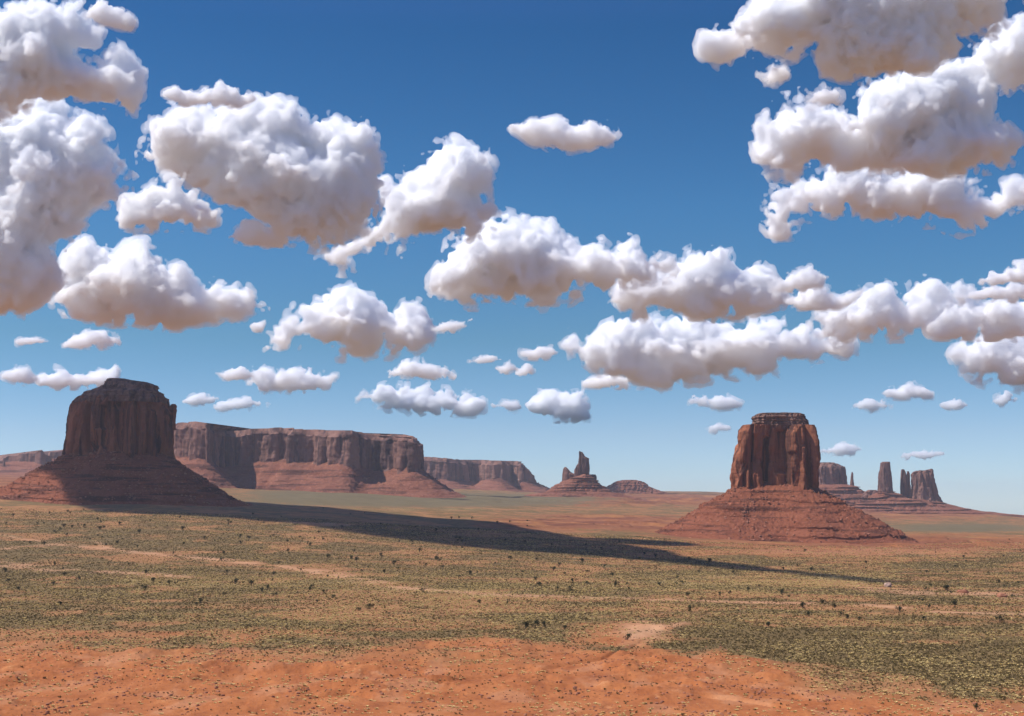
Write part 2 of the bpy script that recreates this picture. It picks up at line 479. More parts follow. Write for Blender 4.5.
def skirt(name, X0, Y0, Z0, reach, mat, parent, ns=120, ledges=(), power=1.2, rough=1.0, seed=0.0, sink=3.0, k=1.0, up=0.0, round_=14):
    """rubble slope from a closed line at the foot of a wall down to the ground; reach per point in metres"""
    nt = len(X0)
    nx, ny = ring_normals(X0[None], Y0[None])
    w = max(3, nt // 14)
    ker = np.ones(w) / w
    def sm(a):
        a = np.concatenate([a[-w:], a, a[:w]])
        return np.convolve(np.convolve(a, ker, 'same'), ker, 'same')[w:-w]
    nx, ny = sm(nx[0]), sm(ny[0]); l = np.hypot(nx, ny) + 1e-6; nx, ny = nx / l, ny / l
    w = max(3, nt // round_); ker = np.ones(w) / w
    X0, Y0, Z0 = sm(X0), sm(Y0), sm(Z0)
    s = np.linspace(-.10, 1, ns)[:, None]
    ang = np.linspace(0, 2 * np.pi, nt, endpoint=False)[None]
    rad = 1 + .16 * fbm(X0 / (110 / k), Y0 / (110 / k), seed, 3)[None]
    rate = np.ones((ns, nt))
    for sk, wk, ak in ledges:
        wob = .035 * fbm(X0 / (150 / k), Y0 / (150 / k), seed + sk * 10, 3)[None]
        on = smooth(-.35, .25, fbm(X0 / (120 / k), Y0 / (120 / k), seed + sk * 31, 3))[None]
        rate = rate - ak * on * np.exp(-((s - sk - wob) / wk) ** 2)
    rate = np.maximum(rate, -.12)
    o = np.cumsum(rate, 0); o0 = o[np.argmin(np.abs(s[:, 0]))][None]
    o = (o - o0) / (o[-1:] - o0)
    Ro = reach[None] * rad
    X = X0[None] + nx[None] * o * Ro; Y = Y0[None] + ny[None] * o * Ro
    Xe, Ye = X[-1], Y[-1]
    Ze = ground(Xe, Ye, False) - sink
    g = np.where(s > 0, 1 - (1 - np.clip(s, 0, 1)) ** power, s * .8)
    Z = (Z0 + up)[None] + (Ze - Z0 - up)[None] * g
    env = np.clip(s * 6 + .5, .2, 1) * np.clip((1.02 - s) * 8, .1, 1) * rough
    gul = np.abs(perlin(X / (70 / k), Y / (70 / k), seed + 2))
    rub = fbm(X / (22 / k), Y / (22 / k), Z / (22 / k) + seed, 4, .6)
    bl = np.maximum(fbm(X / (9 / k), Y / (9 / k), Z / (9 / k) - seed, 2) - .25, 0)
    Z = Z + env * (2 * gul ** 2 / k - 1 + 2.2 * rub / k + 9 * bl / k)
    o_ = mesh_obj(name, np.stack([X, Y, Z], -1).reshape(-1, 3), grid_faces(ns, nt, True), mat, parent)
    return o_


def foot(rings, py, D):
    X, Y, Z = rings
    z = float(ray(512, py)[1] * D)
    i = int(np.argmin(np.abs(Z[:, 0] - z)))
    return X[i], Y[i], Z[i]


def reach_lr(X, Y, left, front, right, back, turn=0.0):
    a = np.arctan2(Y - Y.mean(), X - X.mean())
    knots = np.array([-np.pi, -np.pi / 2, 0, np.pi / 2, np.pi])
    return np.interp(a, knots, [left, front, right, back, left])


LEDGES = [(.10, .02, .95), (.24, .022, 1.0), (.40, .03, 1.05), (.54, .02, .98), (.67, .032, 1.1), (.84, .03, 1.08)]

ICO = None


def rubble(parent, sk, n, lo, hi, seed, mat):
    """fallen blocks strewn over a rubble slope, too many to count"""
    r = np.random.default_rng(seed)
    me = sk.data; co = np.empty(len(me.vertices) * 3, np.float32); me.vertices.foreach_get('co', co); co = co.reshape(-1, 3)
    base = np.array([(x, y, z) for x in (-1, 1) for y in (-1, 1) for z in (-1, 1)], float)
    fq = np.array([(0, 1, 3, 2), (4, 6, 7, 5), (0, 4, 5, 1), (2, 3, 7, 6), (0, 2, 6, 4), (1, 5, 7, 3)])
    V, Q = [], []
    pick = r.integers(0, len(co), n * 4)
    w = perlin(co[pick, 0] / 60, co[pick, 1] / 60, seed)
    pick = pick[w > r.random(n * 4) * .9 - .45][:n]
    for i in pick:
        s = lo * (hi / lo) ** (r.random() ** 2.2)
        q = base * (.55 + .45 * r.random((8, 3))) * np.array([1, .6 + .5 * r.random(), .5 + .4 * r.random()]) * s * .5
        a = r.random() * 6.283; t = (r.random() - .5) * .8
        q = q @ np.array([[math.cos(a), -math.sin(a), 0], [math.sin(a), math.cos(a), 0], [0, 0, 1]]) @ np.array([[1, 0, 0], [0, math.cos(t), -math.sin(t)], [0, math.sin(t), math.cos(t)]])
        Q.append(fq + len(V) * 8); V.append(q + co[i] + [0, 0, s * .12])
    o = mesh_obj('boulders', np.vstack(V), np.vstack(Q), mat, parent, False)
    return tag(o, kind='stuff')


M_BLOCK = talus_material('fallen blocks', (.30, .110, .060), (.46, .215, .130), 3)

# the right-hand butte
D = 3950
b = thing('butte', 'tall flat-capped red butte in full sun on the right, with broad red talus skirt', 'butte', (0.78 / 3.6 * D, D, -100), 'great sandstone buttes')
cl = stack([(425.5, 743, 811), (430, 740, 813), (437, 738, 814.5), (445, 736.5, 815.5), (455, 734.5, 816), (465, 733, 816.5), (475, 731.5, 816.5), (487, 730.5, 816.5), (500, 729, 816)],
           D, .72, 1100, 260, 5.0, (23, 70, .05), (4.0, 15), (.3, 7), 3.1, carve=[(745, 3.6, 430, 489, 9), (751.3, 1.8, 424, 496, -14), (767, 3, 437, 482, -16), (783, 3.4, 430, 472, -24), (793.5, 5, 431, 452, 10), (804, 2.6, 446, 494, 15), (810, 1.6, 428, 490, -12)])
add_rings('cliff', cl, M_CLIFF, b)
cp = stack([(413.5, 759, 799), (415, 754.5, 803), (418.5, 752.5, 805), (420, 754.5, 805.5), (423.5, 752.5, 807), (425, 755, 807.5), (427.5, 754, 808), (430, 757, 806)],
           D, .66, 900, 90, 5.0, (4, 26, .5), (4.2, 9), (2.4, 5), 8.4, 0.0, 3.0)
add_rings('cap_rock', cp, M_CAP, b)
fx, fy, fz = foot(cl, 492, D)
fz = fz + 10 + 12 * perlin(fx / 70, fy / 70, 4.4) + 14 * np.exp(-((fx - float(ray(772, 490)[0]) * D) / 45) ** 2)
sk = skirt('talus_slope', fx, fy, fz, reach_lr(fx, fy, 215, 250, 285, 250), M_TALUS, b, 190, LEDGES, 1.15, 1.0, 3.0)
rubble(b, sk, 3200, 1.6, 9, 5, M_BLOCK)

# the left-hand butte
D = 4250
b = thing('butte', 'massive rounded red butte on the left, mostly under cloud shadow with stepped dark top', 'butte', (-.28 * D, D, -20), 'great sandstone buttes')
cl = stack([(398, 79, 166), (402, 76, 169), (407, 73, 171), (413, 71.5, 174), (420, 70.5, 175), (430, 70, 175.5), (442, 68.5, 175.5), (452, 67, 176.5), (460, 66, 177), (470, 65, 178)],
           D, .85, 1200, 260, 2.5, (22, 66, .05), (4.0, 16), (.3, 9), 12.7, carve=[(84, 2, 402, 452, -15), (91, 3, 405, 448, 8), (102, 2.5, 405, 428, -15), (116, 3.8, 400, 460, -18), (97, 3, 428, 460, 14), (128.5, 4.5, 402, 455, 10), (136, 1.8, 400, 462, -14), (150, 2, 405, 455, -15), (157, 3, 410, 460, 7), (165, 1.8, 405, 455, -12), (75, 2, 415, 455, -8)])
add_rings('cliff', cl, M_CLIFF, b)
cp = stack([(379.2, 109, 127), (380.5, 108, 134), (383, 107, 150), (385.5, 106, 156.5), (388.5, 99, 157.5), (390, 96, 157.5), (392, 89, 161), (395.5, 84, 163.5), (398, 81, 167), (401, 78, 168.5), (404, 77, 168)],
           D, .85, 900, 120, 2.8, (4, 26, .4), (3.6, 9), (3.0, 7), 15.2)
add_rings('cap_rock', cp, M_CAP, b)
kn = stack([(404, 171, 175.5), (406, 170, 176.8), (410, 170, 177), (414, 171, 176.5), (420, 171, 176), (430, 171, 176)], D - 30, 1.0, 120, 60, 2.3, (2, 20, .3), (1, 8), (.6, 6), 2.2)
add_rings('rock_knob', kn, M_CLIFF, b)
fx, fy, fz = foot(cl, 459, D)
fz = fz + 8 + 12 * perlin(fx / 80, fy / 80, 7.4) + 10 * np.exp(-((fx - float(ray(118, 455)[0]) * D) / 60) ** 2)
sk = skirt('talus_slope', fx, fy, fz, reach_lr(fx, fy, 250, 300, 235, 250), M_TALUS, b, 190, LEDGES, 1.3, 1.0, 9.0)
rubble(b, sk, 3200, 1.6, 9, 6, M_BLOCK)


def mesa(label, pts, mat_c, mat_t, capdrop, inset, flute, reach, seed, step_m=9, ns=60, k=.6, ledges=((.3, .03, .9), (.62, .03, .9)), name='mesa', rough=1.0, group=None):
    """wide table of rock; pts are (column, depth, top row, foot row) anticlockwise from above"""
    P = np.array(pts, float)
    tx, zt = ray(P[:, 0], P[:, 2]); _, zb = ray(P[:, 0], P[:, 3])
    Q = np.stack([tx * P[:, 1], P[:, 1], zt * P[:, 1], zb * P[:, 1]], 1)
    Q = np.vstack([Q, Q[:1]])
    seg = np.hypot(*(np.diff(Q[:, :2], axis=0).T)); s = np.concatenate([[0], np.cumsum(seg)])
    n = int(s[-1] / step_m)
    t = np.linspace(0, s[-1], n, endpoint=False)
    X0, Y0, zt, zb = (np.interp(t, s, Q[:, i]) for i in range(4))
    w = max(3, int(flute[1] * .35 / step_m)) | 1
    ker = np.hanning(w + 2)[1:-1]; ker /= ker.sum()
    sm = lambda a: np.convolve(np.concatenate([a[-w:], a, a[:w]]), ker, 'same')[w:-w]
    X0, Y0 = sm(X0), sm(Y0)
    mpp = P[:, 1].mean() / F
    zt = zt + .35 * mpp * np.sign(perlin(t / 60, seed, 0)) - .5 * mpp * smooth(.15, .3, perlin(t / 140, seed, 5))
    nx, ny = ring_normals(X0[None], Y0[None]); nx, ny = sm(sm(nx[0])), sm(sm(ny[0]))
    rows = [(-inset * 1.3, 0, 0), (-inset, 0, 0), (-inset * .93, -capdrop * .35, 0), (-inset * .5, -capdrop * .5, 0), (-inset * .45, -capdrop * .75, .3), (0, -capdrop, .6)]
    X, Y, Z = [], [], []
    A, lam, vz = flute
    zrim = zt - capdrop
    cliff_s = np.linspace(0, 1, ns)
    all_rows = [(o, d, 'cap', a) for o, d, a in rows] + [(6.0 * q, q, 'cliff', 1) for q in cliff_s] + [(8, 1.25, 'cliff', 1)]
    for o, d, kind, a in all_rows:
        z = zt + d if kind == 'cap' else zrim + (zb - zrim) * d
        b1 = np.abs(perlin(X0 / lam + seed, Y0 / lam, z / lam * vz)) * 2
        b2 = np.abs(perlin(X0 / (lam * .38), Y0 / (lam * .38) + seed, z / lam * vz * 3)) * 2
        dd = a * (A * (np.minimum(b1 * 1.3, 1) - .6) + A * .45 * (np.minimum(b2 * 1.3, 1) - .6) + A * .25 * fbm(X0 / 25, Y0 / 25, z / 40, 3)) + (1 - a) * A * .5 * perlin(X0 / lam + seed, Y0 / lam, 3.3)
        X.append(X0 + nx * (o + dd)); Y.append(Y0 + ny * (o + dd)); Z.append(z)
    X, Y, Z = map(np.array, (X, Y, Z))
    b = thing(name, label, 'mesa' if name == 'mesa' else 'butte', (float(X0.mean()), float(Y0.mean()), float(zb.min()) - 40), group)
    # flat top: strips of the rim folded in towards the middle
    c = np.array([X[0].mean(), Y[0].mean()])
    kk = np.array([0, .35, .7])[:, None]
    Xt = c[0] + (X[0:1] - c[0]) * kk; Yt = c[1] + (Y[0:1] - c[1]) * kk
    Zt = Z[0:1] * kk + (1 - kk) * np.median(Z[0])
    add_rings('cliff', (np.vstack([Xt, X]), np.vstack([Yt, Y]), np.vstack([Zt, Z])), mat_c, b)
    i = len(rows) + ns - 1
    fz = Z[i] + capdrop * .2 + 10 * perlin(X0 / 90, Y0 / 90, seed)
    skirt('talus_slope', X[i], Y[i], fz, np.full(n, float(reach)), mat_t, b, 80, ledges, 1.25, rough, seed, 4, k, 0.0, 70)
    return b


mesa('long dark-walled red mesa stretching behind the rounded left butte', [
    (100, 7700, 424, 458), (172, 7420, 423, 457), (192, 7300, 421.5, 458), (207, 7250, 422.5, 459), (214, 7330, 427, 462), (219, 7560, 430, 470), (235, 7620, 431, 468), (250, 7600, 428, 464),
    (284, 7580, 427.5, 461), (290, 7480, 428.5, 462), (312, 7480, 429.5, 464), (330, 7400, 430.5, 466), (346, 7330, 431, 464), (354, 7330, 430.5, 465), (361, 7430, 432, 469), (378, 7480, 433.5, 473), (388, 7440, 434, 472),
    (402, 7360, 434.5, 471), (414, 7320, 436.5, 470), (420, 7400, 439, 470), (421, 7700, 439, 472), (418, 8400, 437, 470), (380, 8900, 434, 470), (100, 8900, 424, 460)],
     M_FARCLIFF, M_FARTALUS, 34, 24, (26, 95, .1), 250, 4.2)
mesa('hazy blue-grey flat-topped mesa in the far middle distance', [
    (380, 12300, 457, 481), (428, 12000, 457, 481), (447, 11900, 458.5, 481), (468, 12100, 460, 482), (478, 12150, 460, 483), (488, 11950, 460.5, 480), (503, 11900, 461, 479), (511, 12100, 461, 482),
    (521, 12000, 462, 482), (527, 12050, 466, 482), (532, 12200, 471, 483), (534, 12600, 476, 483), (526, 13200, 463, 482), (380, 13400, 457, 482)],
     M_FARCLIFF, M_FARTALUS, 38, 30, (30, 120, .12), 260, 7.7, 14)
mesa('low hazy stepped mesa on the far left edge behind the left butte', [
    (-120, 11200, 461, 470), (-20, 11000, 461.5, 466), (1, 10950, 461, 465), (7, 10950, 456, 462), (9, 10950, 455, 461.5), (17, 10900, 455, 461), (19, 10900, 453, 461), (34, 10850, 453, 462), (36, 10800, 451.5, 463), (40, 10780, 449.5, 463.5),
    (43, 10780, 449, 464), (46, 10850, 454, 464), (49, 11000, 454, 461), (50, 11000, 451, 459), (61, 11000, 451, 458), (64, 11000, 449.5, 458), (90, 11000, 448, 458), (120, 11300, 448, 460), (110, 12200, 449, 460), (-120, 12200, 461, 470)],
     M_FARCLIFF, M_FARTALUS, 6, 20, (16, 90, .12), 330, 5.1, 11)


def spires(name, label, cat, D, parts, slope, mat_c=M_FARCLIFF, mat_t=M_FARTALUS, seed=1.0, group=None, front=.55, ledges=((.2, .03, .9), (.45, .03, .95), (.7, .04, .95))):
    """far rock: parts are (part name, levels, depth ratio, offset in depth); slope the levels of the rubble hill under it, or None"""
    t0, z0 = ray((parts[0][1][-1][1] + parts[0][1][-1][2]) / 2, parts[0][1][-1][0])
    b = thing(name, label, cat, (float(t0) * D, D, float(z0) * D), group)
    for i, (pn, lv, dr, off) in enumerate(parts):
        w = (lv[-1][2] - lv[-1][1]) / F * D
        lam = float(np.clip(w * .35, 14, 60))
        add_rings(pn, stack(lv, D + off, dr, 260, 110, 2.8, (min(16, w * .13), lam, .07), (w * .014 + .5, 14), (w * .004 + .2, 16), seed + i * 3.3, bias=.5), mat_c, b)
    if slope:
        add_rings('talus_slope', stack(slope, D, front, 700, 220, 2.1, (6, 70, .25), (5, 26), (9, 14), seed + 40), mat_t, b)
    return b


spires('butte', 'lone jagged spire butte on a banded red cone at the centre of the horizon', 'butte', 9000, [
    ('spire', [(451, 579.3, 580.6), (452.5, 579, 583), (455, 579, 584.5), (457, 578.9, 586.3), (458.5, 578.8, 588.6), (463, 578.3, 589), (466, 576.5, 589), (469, 575, 589), (474, 574.3, 588.7), (480, 574.5, 588.4), (484, 575, 588)], .8, 0),
    ('spire', [(467, 564.8, 566), (469, 563.6, 567.8), (472, 563.4, 570), (474, 563.4, 573.6), (479, 563.2, 575), (483, 563, 576)], .8, 60),
    ('shoulder', [(474.5, 588, 595.8), (477, 588, 596.5), (481, 589, 596.8), (484, 589, 597)], .7, 40)],
    [(474.5, 580, 590), (477, 573, 592.5), (480, 566, 597), (483, 560, 600), (486, 554, 604), (489, 550, 608), (492, 546, 613), (494, 530, 624), (497, 520, 634), (501, 500, 650), (508, 470, 690)], seed=2.0)
spires('mesa', 'low banded mesa swelling on the horizon right of the lone spire', 'mesa', 12600, [
    ('cliff', [(480, 624, 635), (481, 619, 640), (482.5, 615, 644), (484.5, 612, 647), (487, 607, 650), (489.5, 603, 656), (494, 595, 668)], .6, 0)], None, M_FARTALUS, seed=6.0)


def hill(levels, D, depth, seed):
    o = add_rings('hill', stack(levels, D, depth, 900, 240, 2.1, (9, 110, .2), (5, 28), (16, 15), seed), M_FARTALUS, None)
    return tag(o, kind='structure')


hill([(484.5, 814, 848), (487, 806, 858), (490, 798, 862), (494, 790, 872), (499, 780, 890), (506, 765, 930), (516, 740, 980)], 10200, .5, 3.0)
hill([(491.5, 873, 892), (494, 868, 897), (498, 864, 908), (501.5, 860, 938), (504, 856, 950), (507.5, 850, 962), (510.5, 845, 978), (513.5, 838, 1005), (517, 825, 1040), (524, 800, 1100)], 9900, .45, 5.0)
G = 'far sandstone towers on the right horizon'
spires('butte', 'hazy block-shaped butte peeping out beside the wall of the big right butte', 'butte', 10300, [
    ('cliff', [(462.5, 815, 832), (463.5, 812, 835.5), (465.5, 808, 838.5), (467.5, 806, 844), (469, 806, 845), (476, 806, 845.5), (483, 806, 846), (489, 805, 847)], .7, 0)], None, seed=3.0, group=G)
spires('spire', 'needle-thin rock spire on the mound beside the block-shaped butte', 'spire', 10200, [
    ('shaft', [(472, 851.9, 852.5), (474, 851.4, 853), (478, 850.9, 853.3), (482, 850.6, 853.6), (489, 850, 854.5)], .9, 0)], None, seed=5.0, group=G)
spires('spire', 'single square-topped rock tower standing free on the far right ridge', 'spire', 9900, [
    ('shaft', [(461.8, 881.5, 889.5), (463, 880.2, 890.3), (468, 879.6, 890.8), (478, 879.2, 891.3), (488, 878.3, 892), (499, 876, 894)], .8, 0),
    ('boulder_heap', [(490, 869, 877), (492, 866, 879), (495, 863, 880), (498, 862, 882)], .7, -30)], None, seed=7.0, group=G)
spires('spire', 'split pair of slim rock fingers between the square tower and the castle-like block', 'spire', 9900, [
    ('finger', [(469.3, 901.8, 903.6), (471, 901.6, 904.6), (474, 901.4, 905.4), (482, 901.1, 906.2), (492, 900.8, 907.5), (504, 899, 909)], .9, 0),
    ('finger', [(471.3, 907.2, 908.8), (473, 906.9, 909.6), (478, 906.4, 909.9), (488, 905.5, 910.3), (504, 904, 911.5)], .9, 0)], None, seed=9.0, group=G)
spires('butte', 'castle-like rock block with notched top at the right end of the tower row', 'butte', 9900, [
    ('cliff', [(469.2, 929.8, 932.4), (470.2, 926, 932.6), (470.8, 917, 932.7), (472, 914.6, 932.9), (474.5, 912.3, 933.1), (480, 911.8, 934), (488, 911.4, 935.4), (496, 910.6, 937.6), (505, 907, 944)], .6, 0),
    ('pinnacle', [(468.8, 930.6, 932.2), (470, 930.2, 932.6), (474, 929.5, 933), (480, 929, 933.4)], .9, -20),
    ('pinnacle', [(470.2, 919.5, 921.5), (472, 918.8, 922.3), (478, 918, 923)], .9, -20)], None, seed=11.0, group=G)
tag(add_rings('spire', stack([(458, 3.3, 4.6), (459, 2.9, 5), (461, 2.7, 5.2), (466, 2.4, 5.4)], 10800, .9, 60, 30, 2.5, (1.5, 14, .3), (1, 9), (1, 9), 4.0), M_FARCLIFF, None),
    'tiny dark rock stub at the left end of the low far mesa', 'spire')

# ------------------------------------------------------------------ junipers, sagebrush, dry grass, loose rocks
def leaf_mat(name, lo, hi, scale=1.5):
    m, nt, b = new_mat(name); t = NT(nt)
    oi = t.n('ShaderNodeObjectInfo')
    f = t.math('ADD', t.math('MULTIPLY', t.noise(t.pos(), scale, 2), .6), t.math('MULTIPLY', oi.outputs['Random'], .4))
    nt.links.new(t.ramp(f, [(.25, lo), (.75, hi)]), b.inputs['Base Color'])
    return m


M_JUN = leaf_mat('juniper foliage', (.022, .030, .014), (.050, .058, .026))
M_BARK = leaf_mat('juniper bark', (.10, .075, .055), (.16, .12, .09))
M_SAGE = leaf_mat('sagebrush foliage', (.075, .054, .020), (.19, .135, .048), .6)
M_GRASS = leaf_mat('dry grass', (.50, .36, .14), (.78, .58, .25), .6)
M_ROCK = talus_material('loose rock', (.30, .115, .062), (.44, .20, .115), 8, (.2, .075, .045))
M_PALE = talus_material('pale boulder', (.36, .22, .16), (.50, .34, .26), 8, (.2, .1, .08))


def foliage(lobes, n, size, r):
    """leaf-sized triangles spread through lobes (x, y, z, rx, rz)"""
    V = []
    L = np.array(lobes)
    for i in range(n):
        q = L[r.integers(len(L))]
        d = r.normal(size=3); d /= np.linalg.norm(d)
        rad = r.random() ** .35
        c = q[:3] + d * rad * np.array([q[3], q[3], q[4]])
        c[2] = max(c[2], .03)
        a = r.normal(size=3); a /= np.linalg.norm(a); b_ = np.cross(a, d + .3 * r.normal(size=3)); b_ /= np.linalg.norm(b_) + 1e-6
        s = size * (.6 + .8 * r.random())
        V += [c - a * s, c + a * s, c + b_ * s * 1.2]
    V = np.array(V)
    return V, np.arange(len(V)).reshape(-1, 3)


def juniper_mesh(seed):
    r = np.random.default_rng(seed)
    lob = [(r.normal() * .30, r.normal() * .30, .55 + .5 * r.random(), .26 + .16 * r.random(), .24 + .14 * r.random()) for _ in range(7)]
    lob += [(r.normal() * .12, r.normal() * .12, .35, .42, .28), (0, 0, 1.05, .25, .25)]
    V, Fc = foliage(lob, 420, .075, r)
    me = bpy.data.meshes.new('juniper_bush')
    verts = [tuple(v) for v in V]; faces = [tuple(int(i) for i in f) for f in Fc]; nf = len(faces)
    def limb(p, q, ra, rb):
        p, q = np.array(p, float), np.array(q, float)
        k0 = len(verts)
        for c, rad in ((p, ra), (q, rb)):
            for a in range(5):
                verts.append((c[0] + rad * math.cos(a * 1.2566), c[1] + rad * math.sin(a * 1.2566), c[2]))
        for a in range(5):
            faces.append((k0 + a, k0 + (a + 1) % 5, k0 + 5 + (a + 1) % 5, k0 + 5 + a))
    limb((0, 0, -.05), (.03, .02, .4), .07, .05)
    for x, y, z, *_ in lob[:5]:
        limb((.03, .02, .3), (x, y, z), .04, .015)
    me.from_pydata(verts, [], faces)
    me.materials.append(M_JUN); me.materials.append(M_BARK)
    for i, p in enumerate(me.polygons):
        if i >= nf: p.material_index = 1
    return me


def shrub_mesh(seed):
    r = np.random.default_rng(seed)
    lob = [(r.normal() * .22, r.normal() * .22, .28 + .14 * r.random(), .26, .24) for _ in range(4)]
    V, Fc = foliage(lob, 46, .15, r)
    me = bpy.data.meshes.new('sagebrush'); me.from_pydata([tuple(v) for v in V], [], [tuple(int(i) for i in f) for f in Fc])
    me.materials.append(M_SAGE)
    return me


def tuft_mesh(seed):
    r = np.random.default_rng(seed); V = []
    for i in range(26):
        a = r.random() * 6.283; q = r.random() * .25; lean = .25 + .45 * r.random(); h = .22 + .26 * r.random()
        x, y = q * math.cos(a), q * math.sin(a)
        t = (-math.sin(a) * .13, math.cos(a) * .13)
        V += [(x - t[0], y - t[1], 0), (x + t[0], y + t[1], 0), (x + lean * math.cos(a), y + lean * math.sin(a), h)]
    me = bpy.data.meshes.new('grass'); me.from_pydata(V, [], [(i, i + 1, i + 2) for i in range(0, len(V), 3)])
    me.materials.append(M_GRASS)
    return me


def drop(px, py):
    """place on the ground seen through a point of the frame"""
    d = np.geomspace(560, 12000, 1500)
    t, zz = ray(px, py)
    below = ground(t * d, d, False) - zz * d
    i = int(np.argmax(below > 0))
    return float(t * d[i]), float(d[i])


SPOTS = [(5, 572), (8, 582), (30, 544), (44, 545), (65, 576), (54, 585), (60, 606), (79, 580), (146, 574), (145, 591), (154, 582), (119, 525), (182, 530), (221, 561), (251, 585), (262, 592), (279, 564), (274, 575),
         (310, 546), (328, 558), (324, 594), (352, 560), (356, 561), (394, 565), (438, 561), (443, 568), (628, 640), (769, 627), (803, 608), (808, 617), (822, 604), (841, 616), (847, 619),
         (859, 621), (924, 620), (782, 595), (616, 587), (587, 585), (554, 571), (582, 563), (709, 563), (812, 571), (640, 560), (660, 586), (690, 612), (720, 596), (900, 612), (955, 606), (1000, 622),
         (118, 544), (100, 530), (64, 527), (72, 528), (60, 531), (84, 528), (140, 533), (205, 540), (240, 538), (288, 552), (420, 552), (470, 575), (510, 560), (480, 604), (370, 610), (200, 604)]
JM = [juniper_mesh(s) for s in (1, 2, 3, 4, 5)]


def plant(me, x, y, s, label, cat, group=None, flat=1.0):
    o = bpy.data.objects.new(me.name.split('.')[0], me)
    o.location = (x, y, float(ground(np.array([x]), np.array([y]), False)[0]) - .05)
    o.rotation_euler = (0, 0, random.random() * 6.283)
    o.scale = (s, s, s * flat)
    COL.objects.link(o)
    return tag(o, label, cat, group)


JG = 'junipers dotted over the plain'
plant(JM[0], *drop(977, 711), 2.6, 'round green juniper alone on red sand at the bottom right', 'tree', JG, 1.25)
plant(JM[1], *drop(525.5, 629), 5.2, 'left juniper of the dark clump of three at the edge of the red sand', 'tree', JG, .9)
plant(JM[2], *drop(535.5, 628), 5.4, 'middle juniper of the dark clump of three at the edge of the red sand', 'tree', JG, .9)
plant(JM[3], *drop(544.5, 627.5), 4.2, 'right juniper of the dark clump of three at the edge of the red sand', 'tree', JG, .9)
plant(JM[4], *drop(565, 630), 3.4, 'small juniper standing just right of the dark clump of three', 'tree', JG, .9)
plant(JM[1], *drop(947.5, 591), 8.0, 'broad flat-topped juniper on the bare sandy patch at the right', 'tree', JG, .7)
for px, py in SPOTS:
    x, y = drop(px, py)
    plant(JM[random.randrange(5)], x, y, (3.9 + 2.2 * random.random()) * (y / 1700) ** .5, 'dark green juniper dotted on the sage plain', 'tree', JG, .75 + .35 * random.random())
n = 0
while n < 215:
    d = math.exp(random.uniform(math.log(1300), math.log(4300))); px = random.uniform(-15, 1039)
    if random.random() > (.95 - .55 * px / 1024) * (.5 if d < 1700 else 1): continue
    x = float(ray(px, 540)[0]) * d
    _, fpx, fpy = base_height(np.array([x]), np.array([d]))
    if abs(px - 800) < 130 and d > 3200: continue
    if px < 270 and d > 3650: continue
    if perlin(x / 350, d / 350, 2) < -.12: continue
    plant(JM[random.randrange(5)], x, d, (2.4 + 2.4 * random.random()) * (d / 1900) ** .45, 'dark green juniper dotted on the sage plain', 'tree', JG, .7 + .4 * random.random())
    n += 1

SM = [shrub_mesh(s) for s in (11, 12, 13)]
GM = [tuft_mesh(s) for s in (21, 22)]
src_s, src_g = [], []
n = 0
while n < 290:
    d = random.uniform(655, 1000) if n < 250 else random.uniform(900, 1050); px = random.uniform(-5, 1029)
    x = float(ray(px, 690)[0]) * d
    X1 = np.array([x]); Y1 = np.array([d])
    if random.random() > .25 + 1.2 * max(0, float(perlin(x / 55, d / 90, 8.8))): continue
    if n % 5 == 4:
        o = plant(GM[n % 2], x, d, 1.2 + .9 * random.random(), 'pale dry grass tuft on the red sand foreground', 'grass tuft', 'grass tufts on the red sand')
        o.name = 'grass_tuft'; src_g.append(o)
    else:
        o = plant(SM[n % 3], x, d, .9 + 1.2 * random.random() ** 2, 'small olive sagebrush on the red sand foreground', 'shrub', 'sagebrush on the red sand')
        src_s.append(o)
    n += 1


def scatter(name, src, X, Y, scl):
    """ground cover nobody could count: copies of one plant set on points of the ground"""
    Z = ground(X, Y, False) - .03
    me = bpy.data.meshes.new(name)
    me.vertices.add(len(X)); me.vertices.foreach_set('co', np.stack([X, Y, Z], -1).astype(np.float32).ravel())
    for an, av in (('scl', scl), ('rot', rng.random(len(X)) * 6.283)):
        a = me.attributes.new(an, 'FLOAT', 'POINT'); a.data.foreach_set('value', av.astype(np.float32))
    o = bpy.data.objects.new(name, me); COL.objects.link(o)
    g = bpy.data.node_groups.new(name, 'GeometryNodeTree')
    g.interface.new_socket('Geometry', in_out='INPUT', socket_type='NodeSocketGeometry')
    g.interface.new_socket('Geometry', in_out='OUTPUT', socket_type='NodeSocketGeometry')
    N = g.nodes.new
    gi, go, ip, oi, a1, a2, cx = N('NodeGroupInput'), N('NodeGroupOutput'), N('GeometryNodeInstanceOnPoints'), N('GeometryNodeObjectInfo'), N('GeometryNodeInputNamedAttribute'), N('GeometryNodeInputNamedAttribute'), N('ShaderNodeCombineXYZ')
    oi.inputs['Object'].default_value = src; oi.inputs['As Instance'].default_value = True; oi.transform_space = 'ORIGINAL'
    a1.data_type = a2.data_type = 'FLOAT'; a1.inputs['Name'].default_value = 'scl'; a2.inputs['Name'].default_value = 'rot'
    lk = g.links.new
    lk(gi.outputs[0], ip.inputs['Points']); lk(oi.outputs['Geometry'], ip.inputs['Instance'])
    lk(a1.outputs['Attribute'], ip.inputs['Scale']); lk(a2.outputs['Attribute'], cx.inputs[2]); lk(cx.outputs[0], ip.inputs['Rotation'])
    lk(ip.outputs[0], go.inputs[0])
    o.modifiers.new('scatter', 'NODES').node_group = g
    return tag(o, kind='stuff')


def cover_points(n, dlo, dhi):
    d = np.sqrt(rng.random(n) * (dhi ** 2 - dlo ** 2) + dlo ** 2)
    d = np.where(rng.random(n) < .65, np.exp(rng.random(n) * math.log(dhi / dlo)) * dlo, d)
    px = rng.random(n) * 1200 - 88
    return ray(px, 600)[0] * d, d


